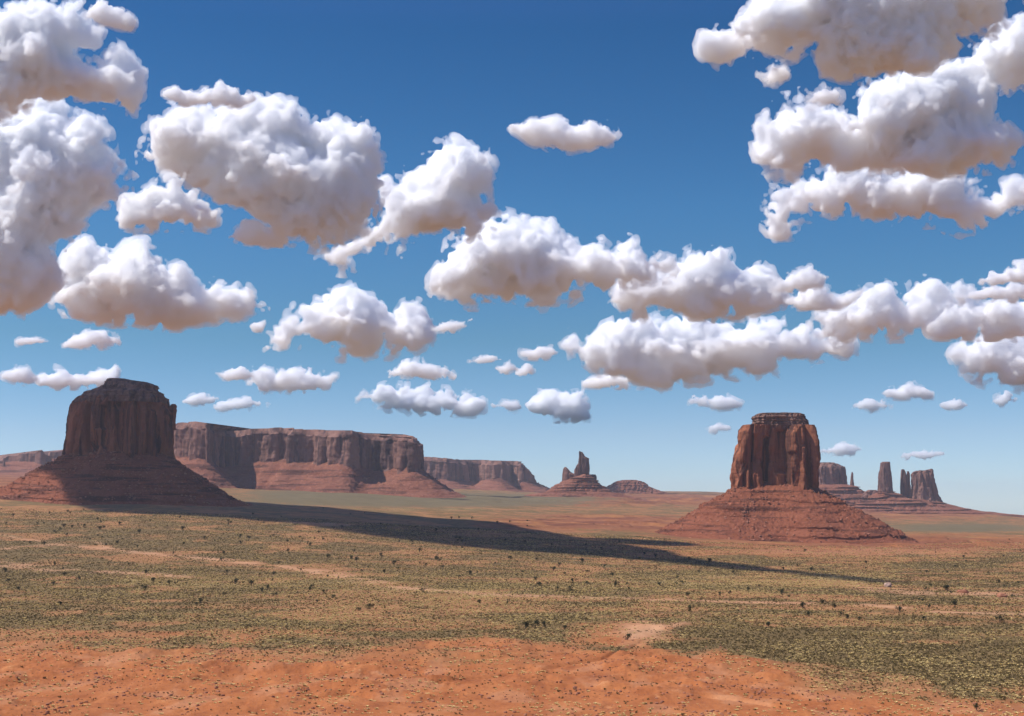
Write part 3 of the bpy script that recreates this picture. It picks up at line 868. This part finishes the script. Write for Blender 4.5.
X, Y = cover_points(620000, 660, 3600)
z, at, px, py, near = ground(X, Y)
cl_ = perlin(X / 14, Y / 14, 3.3) * .9 + perlin(X / 60, Y / 60, 5.3) * .5
dens = np.clip(at['olive'] * 1.25 + .25 * cl_ - .75 * at['pale'] - .4 * at['tan'], .0, 1) * (1 - near) + near * np.clip(.08 + .22 * cl_, 0, .30) * (.35 + .65 * np.exp(-np.maximum(py - 645, 0) / 22))
inb = ~((px < 262) & (Y > 3650)) & ~((np.abs(px - 795) < 125) & (Y > 3450))
for i in range(3):
    k = (rng.random(len(X)) < dens * .40) & (np.arange(len(X)) % 3 == i) & inb
    scatter('sagebrush_cover', next(o for o in src_s if o.data is SM[i]), X[k], Y[k], (.7 + 1.1 * rng.random(k.sum()) ** 1.5) * np.clip((Y[k] / 1300) ** .3, .85, 1.5))
X, Y = cover_points(420000, 660, 3600)
z, at, px, py, near = ground(X, Y)
cl_ = perlin(X / 30, Y / 30, 13.3) * 1.1 + perlin(X / 110, Y / 110, 15.3) * .7
dens = np.clip(.22 + .8 * at['tan'] + .35 * cl_ - .6 * at['grey'] - .5 * at['pale'], 0, 1) * (1 - near) + near * np.clip(.04 + .12 * cl_, 0, .15)
inb = ~((px < 262) & (Y > 3650)) & ~((np.abs(px - 795) < 125) & (Y > 3450))
for i in range(2):
    k = (rng.random(len(X)) < dens * .75) & (np.arange(len(X)) % 2 == i) & inb
    scatter('dry_grass_cover', next(o for o in src_g if o.data is GM[i]), X[k], Y[k], (1.1 + 1.3 * rng.random(k.sum()) ** 1.5) * np.clip((Y[k] / 1300) ** .3, .85, 1.5))


def boulder(label, px, py, w, d, h, mat, seed):
    x, y = drop(px, py)
    n1, n2 = 22, 14
    th, ph = np.meshgrid(np.linspace(0, 2 * np.pi, n1, endpoint=False), np.linspace(-.6, np.pi / 2 - .03, n2))
    c = np.stack([np.cos(ph) * np.cos(th), np.cos(ph) * np.sin(th), np.sin(ph)], -1)
    c = np.sign(c) * np.abs(c) ** .75
    q = 1 + .22 * fbm(c[..., 0] * 1.6 + seed, c[..., 1] * 1.6, c[..., 2] * 1.6, 3)
    V = (c * q[..., None] * np.array([w / 2, d / 2, h])).reshape(-1, 3)
    V = np.vstack([V, [[0, 0, V[-n1:, 2].max()]]])
    Fq = grid_faces(n2, n1, True)[:, ::-1]
    o = mesh_obj('boulder', V, Fq, mat)
    o.location = (x, y, float(ground(np.array([x]), np.array([y]), False)[0]))
    return tag(o, label, 'boulder', 'loose boulders on the sandy patch')


boulder('pale rounded boulder left of the bare sandy patch', 888, 587, 10, 8, 5, M_PALE, 1.0)
boulder('low dark red boulder right of the flat-topped juniper', 963, 593, 14, 9, 3.6, M_ROCK, 4.0)
boulder('small red boulder at the right end of the bare sandy patch', 1002, 597, 11, 8, 3.8, M_ROCK, 7.0)

ST = bpy.data.objects['boulder.002']
X, Y = cover_points(60000, 660, 1150)
z, at, px, py, near = ground(X, Y)
k = (rng.random(len(X)) < near * np.clip(.05 + .5 * perlin(X / 28, Y / 45, 23.3), 0, 1)) & (np.abs(px - 512) < 560)
scatter('stones', ST, X[k], Y[k], .05 + .16 * rng.random(k.sum()) ** 3)

# ------------------------------------------------------------------ clouds: closed bodies of droplets at one base height
CLOUD_BASE = 2400.0
_m, _nt, _b = new_mat('cloud droplets')
_nt.nodes.remove(_b)
_v = _nt.nodes.new('ShaderNodeVolumeScatter')
_v.inputs['Color'].default_value = (.9983, .9991, 1.0, 1)
_v.inputs['Anisotropy'].default_value = 0.85
_nt.links.new(_v.outputs[0], _nt.nodes['Material Output'].inputs['Volume'])
_CM = {}


def cloud_material(free_path, forward=.8):
    """droplets with the given mean free path in metres"""
    k = (round(free_path), forward)
    if k not in _CM:
        m = M_CLOUD0.copy(); m.name = 'cloud droplets'
        v = next(n for n in m.node_tree.nodes if n.type == 'VOLUME_SCATTER')
        v.inputs['Density'].default_value = 1.0 / k[0]; v.inputs['Anisotropy'].default_value = forward
        _CM[k] = m
    return _CM[k]


M_CLOUD0 = _m


def lattice_noise(shape, h, lam, r):
    """smooth value noise on a grid of spacing h with wavelength lam"""
    mats, ns = [], []
    for n in shape:
        m = int(n * h / lam) + 5
        x = np.arange(n) * h / lam + r.random() + 1
        i = np.floor(x).astype(int); f = x - i
        Wt = np.zeros((n, m + 3), np.float32)
        ws = ((1 - f) ** 3 / 6, (3 * f ** 3 - 6 * f ** 2 + 4) / 6, (-3 * f ** 3 + 3 * f ** 2 + 3 * f + 1) / 6, f ** 3 / 6)
        for k in range(4):
            Wt[np.arange(n), i + k - 1] += ws[k]
        mats.append(Wt); ns.append(m + 3)
    q = r.normal(size=ns).astype(np.float32)
    q = np.tensordot(mats[0], q, (1, 0))
    q = np.tensordot(q, mats[1], (1, 1)).transpose(0, 2, 1)
    q = np.tensordot(q, mats[2], (2, 1))
    return q * 1.55


def surface_nets(f):
    """closed quad surface of f = 0 (f > 0 inside)"""
    s = f > 0
    c = [s[i:s.shape[0] - 1 + i, j:s.shape[1] - 1 + j, k:s.shape[2] - 1 + k] for i in (0, 1) for j in (0, 1) for k in (0, 1)]
    tot = sum(x.astype(np.int8) for x in c)
    cell = (tot > 0) & (tot < 8)
    idx = np.full(cell.shape, -1, np.int32)
    ci = np.argwhere(cell); idx[cell] = np.arange(len(ci))
    corner = [(i, j, k) for i in (0, 1) for j in (0, 1) for k in (0, 1)]
    vals = [f[ci[:, 0] + a, ci[:, 1] + b_, ci[:, 2] + c_] for a, b_, c_ in corner]
    acc = np.zeros((len(ci), 3)); cnt = np.zeros(len(ci))
    for p in range(8):
        for q in range(p + 1, 8):
            dif = np.array(corner[q]) - corner[p]
            if np.abs(dif).sum() != 1: continue
            on = (vals[p] > 0) != (vals[q] > 0)
            t = np.where(on, vals[p] / (vals[p] - vals[q] + 1e-12), 0)
            acc += on[:, None] * (np.array(corner[p]) + t[:, None] * dif); cnt += on
    V = ci + acc / cnt[:, None]
    Fc = []
    for ax in range(3):
        a = [slice(None)] * 3; b_ = [slice(None)] * 3
        a[ax] = slice(0, -1); b_[ax] = slice(1, None)
        s0, s1 = s[tuple(a)], s[tuple(b_)]
        e = np.argwhere(s0 != s1)
        o1, o2 = [(1, 2), (2, 0), (0, 1)][ax]
        ok = (e[:, o1] > 0) & (e[:, o2] > 0) & (e[:, o1] < f.shape[o1] - 1) & (e[:, o2] < f.shape[o2] - 1)
        e = e[ok]
        q = []
        for d1, d2 in ((0, 0), (1, 0), (1, 1), (0, 1)):
            w = e.copy(); w[:, o1] -= d1; w[:, o2] -= d2
            q.append(idx[w[:, 0], w[:, 1], w[:, 2]])
        q = np.stack(q, 1)
        inside = s0[e[:, 0], e[:, 1], e[:, 2]]
        q[~inside] = q[~inside][:, ::-1]
        Fc.append(q)
    return V, np.vstack(Fc)


def poly_sdf(px, py, P):
    d = np.full(px.shape, 1e9, np.float32); ins = np.zeros(px.shape, bool)
    for (x0, y0), (x1, y1) in zip(P, np.roll(P, -1, 0)):
        ex, ey = x1 - x0, y1 - y0
        t = np.clip(((px - x0) * ex + (py - y0) * ey) / (ex * ex + ey * ey + 1e-9), 0, 1)
        d = np.minimum(d, (px - x0 - t * ex) ** 2 + (py - y0 - t * ey) ** 2)
        if y0 != y1:
            ins ^= ((y0 > py) != (y1 > py)) & (px < ex * (py - y0) / (y1 - y0) + x0)
    d = np.sqrt(d)
    return np.where(ins, d, -d)


def cloud_field(d2, w, dmax, shape, h, r, wisp):
    """droplets where > 0: a heap as deep as it is wide, broken into billows on billows"""
    Wd = .8 * dmax + 3
    f = d2[:, :, None] - dmax * (1 - np.sqrt(np.clip(1 - (w / Wd) ** 2, 0, 1)))[None, None, :] - 8 * np.clip(np.abs(w) / Wd - 1, 0, 1)[None, None, :]
    A = min(dmax, 24)
    n, a, lam, k = 0, .52, dmax * 1.5 + 3, 0
    while lam > 1.8 * h:
        q = lattice_noise(shape, h, lam, r)
        if wisp:
            n = n + a * q * 1.2
        elif k == 0:
            n = n + a * q * .7
        elif lam > 5:
            n = n + a * (1.9 * np.minimum(np.abs(q), 1.0) - .8)
        else:
            n = n + a * q * .9
        a *= .76 if lam > 5 else .7; lam *= .52; k += 1
    return f + n * A


CLOUD_N = [0]


def cloud(label, pts, wisp=False, dist=None, group='clouds drifting over the desert'):
    P = np.array(pts, float)
    CLOUD_N[0] += 1
    r = np.random.default_rng(100 + CLOUD_N[0])
    base = P[:, 1].max()
    cxp, cyp = (P[:, 0].min() + P[:, 0].max()) / 2, (P[:, 1].min() + P[:, 1].max()) / 2
    D = dist or min(CLOUD_BASE / float(ray(512, base)[1]), 45000.0)
    wd, hh = np.ptp(P[:, 0]), np.ptp(P[:, 1])
    gx, gy = np.meshgrid(np.linspace(P[:, 0].min(), P[:, 0].max(), 60), np.linspace(P[:, 1].min(), P[:, 1].max(), 60), indexing='ij')
    dmax = float(poly_sdf(gx, gy, P).max())
    h = float(np.clip(dmax / 16, .5, 1.15))
    pad = 3 + .35 * dmax
    xs = np.arange(P[:, 0].min() - pad, P[:, 0].max() + pad, h)
    ys = np.arange(P[:, 1].max() + pad * .7, P[:, 1].min() - pad, -h)
    ws = np.arange(-1.5 * dmax - 4, 1.5 * dmax + 4, h * 1.15)
    shape = (len(xs), len(ys), len(ws))
    d2 = poly_sdf(*np.meshgrid(xs, ys, indexing='ij'), P).astype(np.float32)
    f = cloud_field(d2, ws.astype(np.float32), dmax, shape, h, r, wisp)
    org = None
    kids = []
    A = min(dmax, 24)
    lim = d2[:, :, None] + .14 * A * lattice_noise(shape, h, 13, r) + .09 * A * lattice_noise(shape, h, 6, r)
    soft = lattice_noise(shape, h, 9, r) + lattice_noise(shape, h, 4, r)
    if wisp:
        kids = [(np.minimum(f + .05 * A, (lim + 3) * .8), 3.6), (np.minimum(f + .28 * A + .35 * A * soft, (lim + 6) * .6), 12.0)]
    else:
        kids = [(np.minimum(f + .14 * A + .32 * A * soft, (lim + 10) * .5), 12.0), (np.minimum(f + .0 * A + .16 * A * soft, (lim + 5) * .7), 4.2), (np.minimum(f - .20 * A, (lim + 1) * .8), 2.9)]
    if wisp: kids = kids[::-1]
    root = None
    for g, free in kids[::-1]:
        o = cloud_body(g, xs, ys, ws, h, D, cxp, cyp, base, cloud_material(free * D / F, .85 if free < 3.2 else .2), root)
        root = root or o
    return tag(root, label, 'cloud', group)


def cloud_body(f, xs, ys, ws, h, D, cxp, cyp, base, mat, root):
    f[0] = f[-1] = -1; f[:, 0] = f[:, -1] = -1; f[:, :, 0] = f[:, :, -1] = -1
    V, Fc = surface_nets(f)
    px = xs[0] + V[:, 0] * h; py = ys[0] - V[:, 1] * h; w = (ws[0] + V[:, 2] * h * 1.15) * D / F
    tx, tz = ray(px, py); t0, z0 = ray(cxp, cyp)
    l = math.hypot(float(t0), 1)
    X = tx * D + w * float(t0) / l; Y = D + w / l; Z = tz * D
    org = np.array([float(t0) * D, D, float(ray(cxp, base)[1]) * D])
    o = mesh_obj('cloud' if root is None else 'fringe', np.stack([X, Y, Z], -1) - org, Fc[:, ::-1], mat)
    if root is None:
        o.location = org
    else:
        o.parent = root
    return o


CL = [
 ('towering white cumulus cut by the left frame edge near the top, with grey underside', [(-40,30),(0,16),(30,9),(55,10),(75,7),(85,14),(88,24),(97,32),(98,42),(90,47),(82,52),(86,60),(95,66),(100,58),(110,55),(125,62),(137,75),(138,95),(133,107),(115,104),(90,102),(70,103),(45,107),(20,113),(0,118),(-40,120)]),
 ('huge heaped cumulus filling the left edge below the topmost one', [(-40,114),(20,106),(55,106),(68,118),(90,127),(103,138),(108,155),(118,172),(132,186),(125,196),(100,203),(88,212),(80,225),(72,240),(55,255),(60,270),(56,283),(40,296),(20,303),(-40,302)]),
 ('rounded lower cumulus left of centre with a trailing right end, over the left butte', [(55,300),(58,280),(70,262),(85,246),(100,250),(115,258),(125,247),(145,246),(155,255),(160,268),(178,275),(188,285),(192,298),(205,297),(215,294),(235,291),(262,305),(245,312),(210,316),(180,322),(150,321),(115,318),(85,314),(60,306)]),
 ('small ragged cumulus between the left-edge heap and the big double cloud', [(122,222),(125,205),(140,205),(155,190),(165,178),(178,182),(175,195),(200,200),(215,212),(210,222),(185,222),(165,228),(140,226)]),
 ('broad puffy cumulus forming the left half of the big double cloud', [(142,150),(150,128),(165,115),(180,111),(200,112),(205,106),(240,105),(278,105),(293,115),(307,132),(312,138),(320,126),(335,120),(350,127),(367,135),(372,155),(378,170),(382,182),(376,196),(372,210),(362,225),(350,236),(330,242),(305,241),(280,230),(265,225),(250,213),(235,205),(215,200),(195,182),(190,173),(170,165),(150,166)]),
 ('tall domed cumulus forming the right half of the big double cloud', [(376,196),(382,184),(395,182),(410,172),(425,158),(440,145),(455,143),(470,152),(483,165),(489,180),(485,200),(495,212),(488,228),(470,232),(450,236),(430,240),(415,243),(385,248),(360,252),(345,265),(325,262),(322,252),(335,246),(356,240),(370,225)]),
 ('billowing cumulus just right of the big double cloud, with a thin right tail', [(435,287),(440,270),(447,262),(452,245),(468,232),(485,225),(510,217),(535,213),(555,218),(565,228),(580,235),(595,228),(605,238),(618,245),(630,243),(640,255),(665,257),(680,265),(665,275),(640,280),(620,288),(590,287),(570,298),(545,302),(520,296),(495,294),(465,296)]),
 ('heaped cumulus resting above the long flat cloud right of centre', [(617,300),(622,285),(640,275),(668,268),(685,258),(705,253),(720,252),(730,262),(735,270),(760,268),(775,285),(778,300),(765,306),(740,310),(720,316),(690,314),(660,316),(635,316)]),
 ('long flat-based cumulus right of centre, above the right butte and left of it', [(560,346),(575,340),(595,342),(605,330),(625,323),(660,320),(690,314),(720,318),(760,320),(790,323),(815,330),(848,340),(845,350),(820,355),(790,365),(760,373),(720,374),(690,381),(665,383),(640,378),(610,372),(595,362),(570,356)]),
 ('low cloud bank on the right behind the long flat cloud', [(815,320),(818,308),(840,303),(865,295),(885,287),(905,292),(925,284),(945,287),(962,290),(965,302),(945,312),(930,325),(910,333),(880,335),(850,337),(825,332)]),
 ('flat-bottomed cumulus at the right edge, level with the low cloud bank', [(930,330),(932,318),(950,310),(970,303),(1000,300),(1070,300),(1070,335),(1000,336),(960,335)]),
 ('thin flat cloud strip above the flat-bottomed right-edge cumulus', [(958,296),(985,287),(1024,284),(1070,285),(1070,298),(1000,299),(965,300)]),
 ('small ragged cloud at the right edge, topmost of the low right bank', [(980,282),(990,272),(1010,266),(1030,265),(1055,272),(1045,285),(1000,284)]),
 ('rounded cumulus cut by the right frame edge, lowest of the large ones there', [(955,355),(965,345),(985,338),(1010,337),(1070,340),(1070,388),(1015,387),(985,376),(965,368)]),
 ('great cumulus cut by the top frame edge at upper right with pinkish grey base', [(703,50),(705,38),(718,30),(732,30),(745,20),(765,8),(790,0),(800,-40),(1070,-40),(1012,0),(1013,12),(1000,22),(985,32),(965,45),(955,54),(945,54),(930,65),(915,66),(900,58),(880,63),(870,70),(840,66),(825,62),(815,40),(808,38),(790,48),(770,45),(750,45),(735,55),(718,58)]),
 ('wide many-lobed cumulus on the upper right reaching the frame edge', [(757,150),(757,128),(770,118),(785,108),(800,106),(815,102),(848,108),(853,90),(870,82),(890,75),(905,69),(930,70),(955,60),(970,42),(990,30),(1024,22),(1070,22),(1070,72),(1010,80),(988,90),(985,110),(972,125),(1000,128),(1015,140),(1010,160),(980,165),(940,170),(900,163),(870,163),(850,163),(820,165),(790,172),(770,172),(760,162)]),
 ('ragged-bottomed cloud lowest of the three stacked at upper right', [(770,225),(772,195),(790,182),(810,178),(835,170),(870,168),(900,167),(930,173),(955,176),(975,190),(1000,188),(1024,185),(1070,192),(1070,205),(1024,205),(985,220),(960,228),(940,222),(915,218),(880,212),(850,210),(835,215),(815,208),(790,212),(785,230),(775,232)]),
 ('single oval cumulus below the big double cloud, standing free', [(272,345),(278,332),(285,322),(300,308),(320,298),(350,293),(375,303),(395,313),(412,308),(428,322),(428,338),(412,347),(385,348),(360,355),(345,354),(325,348),(295,346)]),
 ('small puffy cloud below and left of the free-standing oval cumulus', [(251,382),(260,372),(285,368),(310,364),(333,377),(325,386),(300,391),(280,391),(262,388)]),
 ('low broken cloud strip above the right end of the long mesa', [(360,397),(378,389),(395,387),(412,392),(430,389),(448,392),(465,396),(482,404),(470,412),(445,413),(420,414),(405,404),(385,402)]),
 ('small lens-shaped cloud above the lone spire butte', [(525,405),(540,396),(560,395),(580,396),(593,408),(580,418),(560,419),(540,412)]),
 ('small flat cloud right above the left butte top', [(37,381),(55,373),(80,372),(105,371),(115,368),(125,378),(110,386),(70,387),(45,387)]),
]
WS = [
 ('thin wisp hovering over the left half of the big double cloud', [(166,94),(180,88),(195,94),(205,87),(220,85),(235,87),(252,98),(240,104),(220,101),(200,107),(188,106)]),
 ('tiny ragged wisp at the top frame edge, left', [(88,14),(98,0),(108,6),(120,13),(134,22),(132,28),(115,23),(100,19)]),
 ('isolated thin cloud alone in the blue at upper centre', [(512,128),(530,123),(555,121),(575,127),(590,121),(605,125),(620,135),(605,142),(585,144),(565,151),(545,144),(530,139)]),
 ('tiny torn puff under the left end of the great top-edge cumulus', [(760,75),(772,64),(787,62),(789,75),(780,84),(765,81)]),
 ('small puff on the upper left shoulder of the many-lobed cumulus', [(797,106),(808,91),(825,86),(841,95),(836,104),(815,107)]),
 ('small ragged scrap under the big double cloud, left of its middle', [(230,237),(245,223),(262,227),(286,240),(280,246),(255,242)]),
 ('flat tail scrap under the left end of the long flat cloud', [(586,384),(610,374),(640,377),(651,384),(620,387)]),
 ('small wisp right of the heaped cumulus, toward the right bank', [(773,287),(795,275),(812,269),(826,275),(822,286),(795,289)]),
 ('thin wisp at the left end of the low right cloud bank', [(788,301),(810,291),(822,287),(835,295),(862,291),(850,301),(825,307),(800,307)]),
 ('small peaked cloudlet above the low broken strip', [(390,374),(400,364),(412,358),(425,363),(440,368),(453,377),(430,378),(405,375)]),
 ('tiny flat cloudlet left of the small puffy cloud', [(218,374),(240,370),(254,376),(240,379),(225,379)]),
 ('upper left one of the cloudlet trio at the centre', [(470,361),(485,355),(501,359),(488,363)]),
 ('lower left one of the cloudlet trio at the centre', [(497,369),(510,363),(519,370),(505,373)]),
 ('lower right one of the cloudlet trio at the centre', [(513,375),(528,363),(532,372),(522,379)]),
 ('flat cloudlet at the left tip of the long flat cloud', [(522,353),(540,346),(558,352),(545,358),(530,358)]),
 ('oval cloudlet high over the left butte', [(65,344),(75,336),(90,330),(115,334),(128,342),(115,347),(90,347)]),
 ('faint cloudlet at the left edge beside the flat cloud over the butte', [(4,376),(20,368),(30,371),(36,378),(25,383),(12,378)]),
 ('left one of two faint streaks right of the left butte top', [(183,401),(205,395),(217,398),(205,404)]),
 ('right one of two faint streaks right of the left butte top', [(208,408),(230,401),(250,399),(267,403),(240,409),(220,411)]),
 ('thin cloudlet above and left of the right butte', [(688,401),(705,392),(720,396),(740,405),(715,409),(697,406)]),
 ('left of the two flat cloudlets above the far towers', [(856,406),(868,399),(883,399),(889,407),(875,412)]),
 ('right of the two flat cloudlets above the far towers', [(882,394),(900,389),(912,384),(930,395),(905,398)]),
 ('tiny cloudlet high right of the far towers', [(942,406),(955,400),(968,405),(957,410)]),
 ('rightmost tiny cloudlet near the right frame edge', [(993,401),(1005,394),(1015,400),(1003,406)]),
 ('flat streak low beside the wall of the right butte', [(818,451),(840,445),(859,448),(855,454),(830,455)]),
 ('flat streak low above the far rock fingers', [(901,456),(920,451),(942,454),(930,459)]),
 ('small faint cloudlet at the left edge below the large heaps', [(18,342),(35,337),(49,342),(30,346)]),
 ('faint torn scrap right of the free-standing oval cumulus', [(433,329),(450,322),(472,319),(455,331)]),
 ('tiny puff left of the free-standing oval cumulus', [(248,327),(256,321),(264,323),(263,330),(254,331)]),
 ('tiny cloudlet low left of the right butte cap', [(703,429),(715,424),(729,428),(715,432)]),
 ('tiny cloudlet left of the lens-shaped cloud', [(494,406),(503,402),(516,403),(522,407),(510,411)]),
]
for lab, pts in CL:
    cloud(lab, pts, dist=11500.0 if 'near the top' in lab else None)
for lab, pts in WS:
    cloud(lab, pts, True)


def overhead_cloud(label, shade, base_z, thick):
    """a flat cloud high to the left, out of frame, whose shade falls along the given strip of plain"""
    G = np.array([drop(*q) if len(q) == 2 else (float(ray(q[0], 500)[0]) * q[2], q[2]) for q in shade])
    zg = ground(G[:, 0], G[:, 1], False)
    P = G + TO_SUN[:2] * ((base_z - zg) / TO_SUN[2])[:, None]
    c = P.mean(0)
    P = P - c
    r = np.random.default_rng(5)
    h = 16.0
    xs = np.arange(P[:, 0].min() - 120, P[:, 0].max() + 120, h); ys = np.arange(P[:, 1].min() - 120, P[:, 1].max() + 120, h)
    zs = np.arange(-thick, thick * 1.3, h)
    d2 = poly_sdf(*np.meshgrid(xs, ys, indexing='ij'), P)
    f = np.minimum(d2, thick)[:, :, None] - (np.where(zs > 0, zs * .8, -zs * 2.0))[None, None, :]
    lam, a = 420.0, 85.0
    while lam > 3 * h:
        f = f + a * lattice_noise(f.shape, h, lam, r) * .6
        lam *= .5; a *= .55
    f[0] = f[-1] = -1; f[:, 0] = f[:, -1] = -1; f[:, :, 0] = f[:, :, -1] = -1
    V, Fc = surface_nets(f)
    V = np.stack([xs[0] + V[:, 0] * h, ys[0] + V[:, 1] * h, zs[0] + V[:, 2] * h], -1)
    o = mesh_obj('cloud', V, Fc, cloud_material(22))
    o.location = (c[0], c[1], base_z)
    return tag(o, label, 'cloud', 'clouds drifting over the desert')


overhead_cloud('long flat cloud outside the frame at upper left, shading the left butte', [
    (84, 0, 4300), (76, 0, 3900), (84, 512), (150, 514), (230, 517), (300, 523), (350, 531), (400, 540), (480, 548), (560, 553), (640, 561), (760, 572), (880, 583),
    (895, 582), (800, 571), (700, 559), (620, 545), (560, 536), (500, 526), (440, 518), (360, 511), (300, 506), (270, 0, 4750), (160, 0, 4700), (108, 0, 4600)], 2000, 110)
overhead_cloud('small flat cloud outside the frame at upper left, shading the flat before the right butte', [
    (585, 538), (630, 539), (690, 543), (705, 546), (650, 546), (600, 543)], 2000, 60)

# ------------------------------------------------------------------ the air between here and the far mesas
_m, _nt, _b = new_mat('desert air')
_nt.nodes.remove(_b)
_v = _nt.nodes.new('ShaderNodeVolumePrincipled')
_v.inputs['Color'].default_value = (.80, .88, 1.0, 1)
_v.inputs['Density'].default_value = 1.45e-5
_v.inputs['Anisotropy'].default_value = 0.2
_nt.links.new(_v.outputs[0], _nt.nodes['Material Output'].inputs['Volume'])
_h, _z0, _z1 = 32500.0, -330.0, 475.0
_V = [(x, y, z) for z in (_z0, _z1) for x, y in ((-_h, -_h), (_h, -_h), (_h, _h), (-_h, _h))]
_F = [(0, 3, 2, 1), (4, 5, 6, 7), (0, 1, 5, 4), (1, 2, 6, 5), (2, 3, 7, 6), (3, 0, 4, 7)]
tag(mesh_obj('haze', np.array(_V), np.array(_F), _m, smooth_shade=False), kind='stuff')
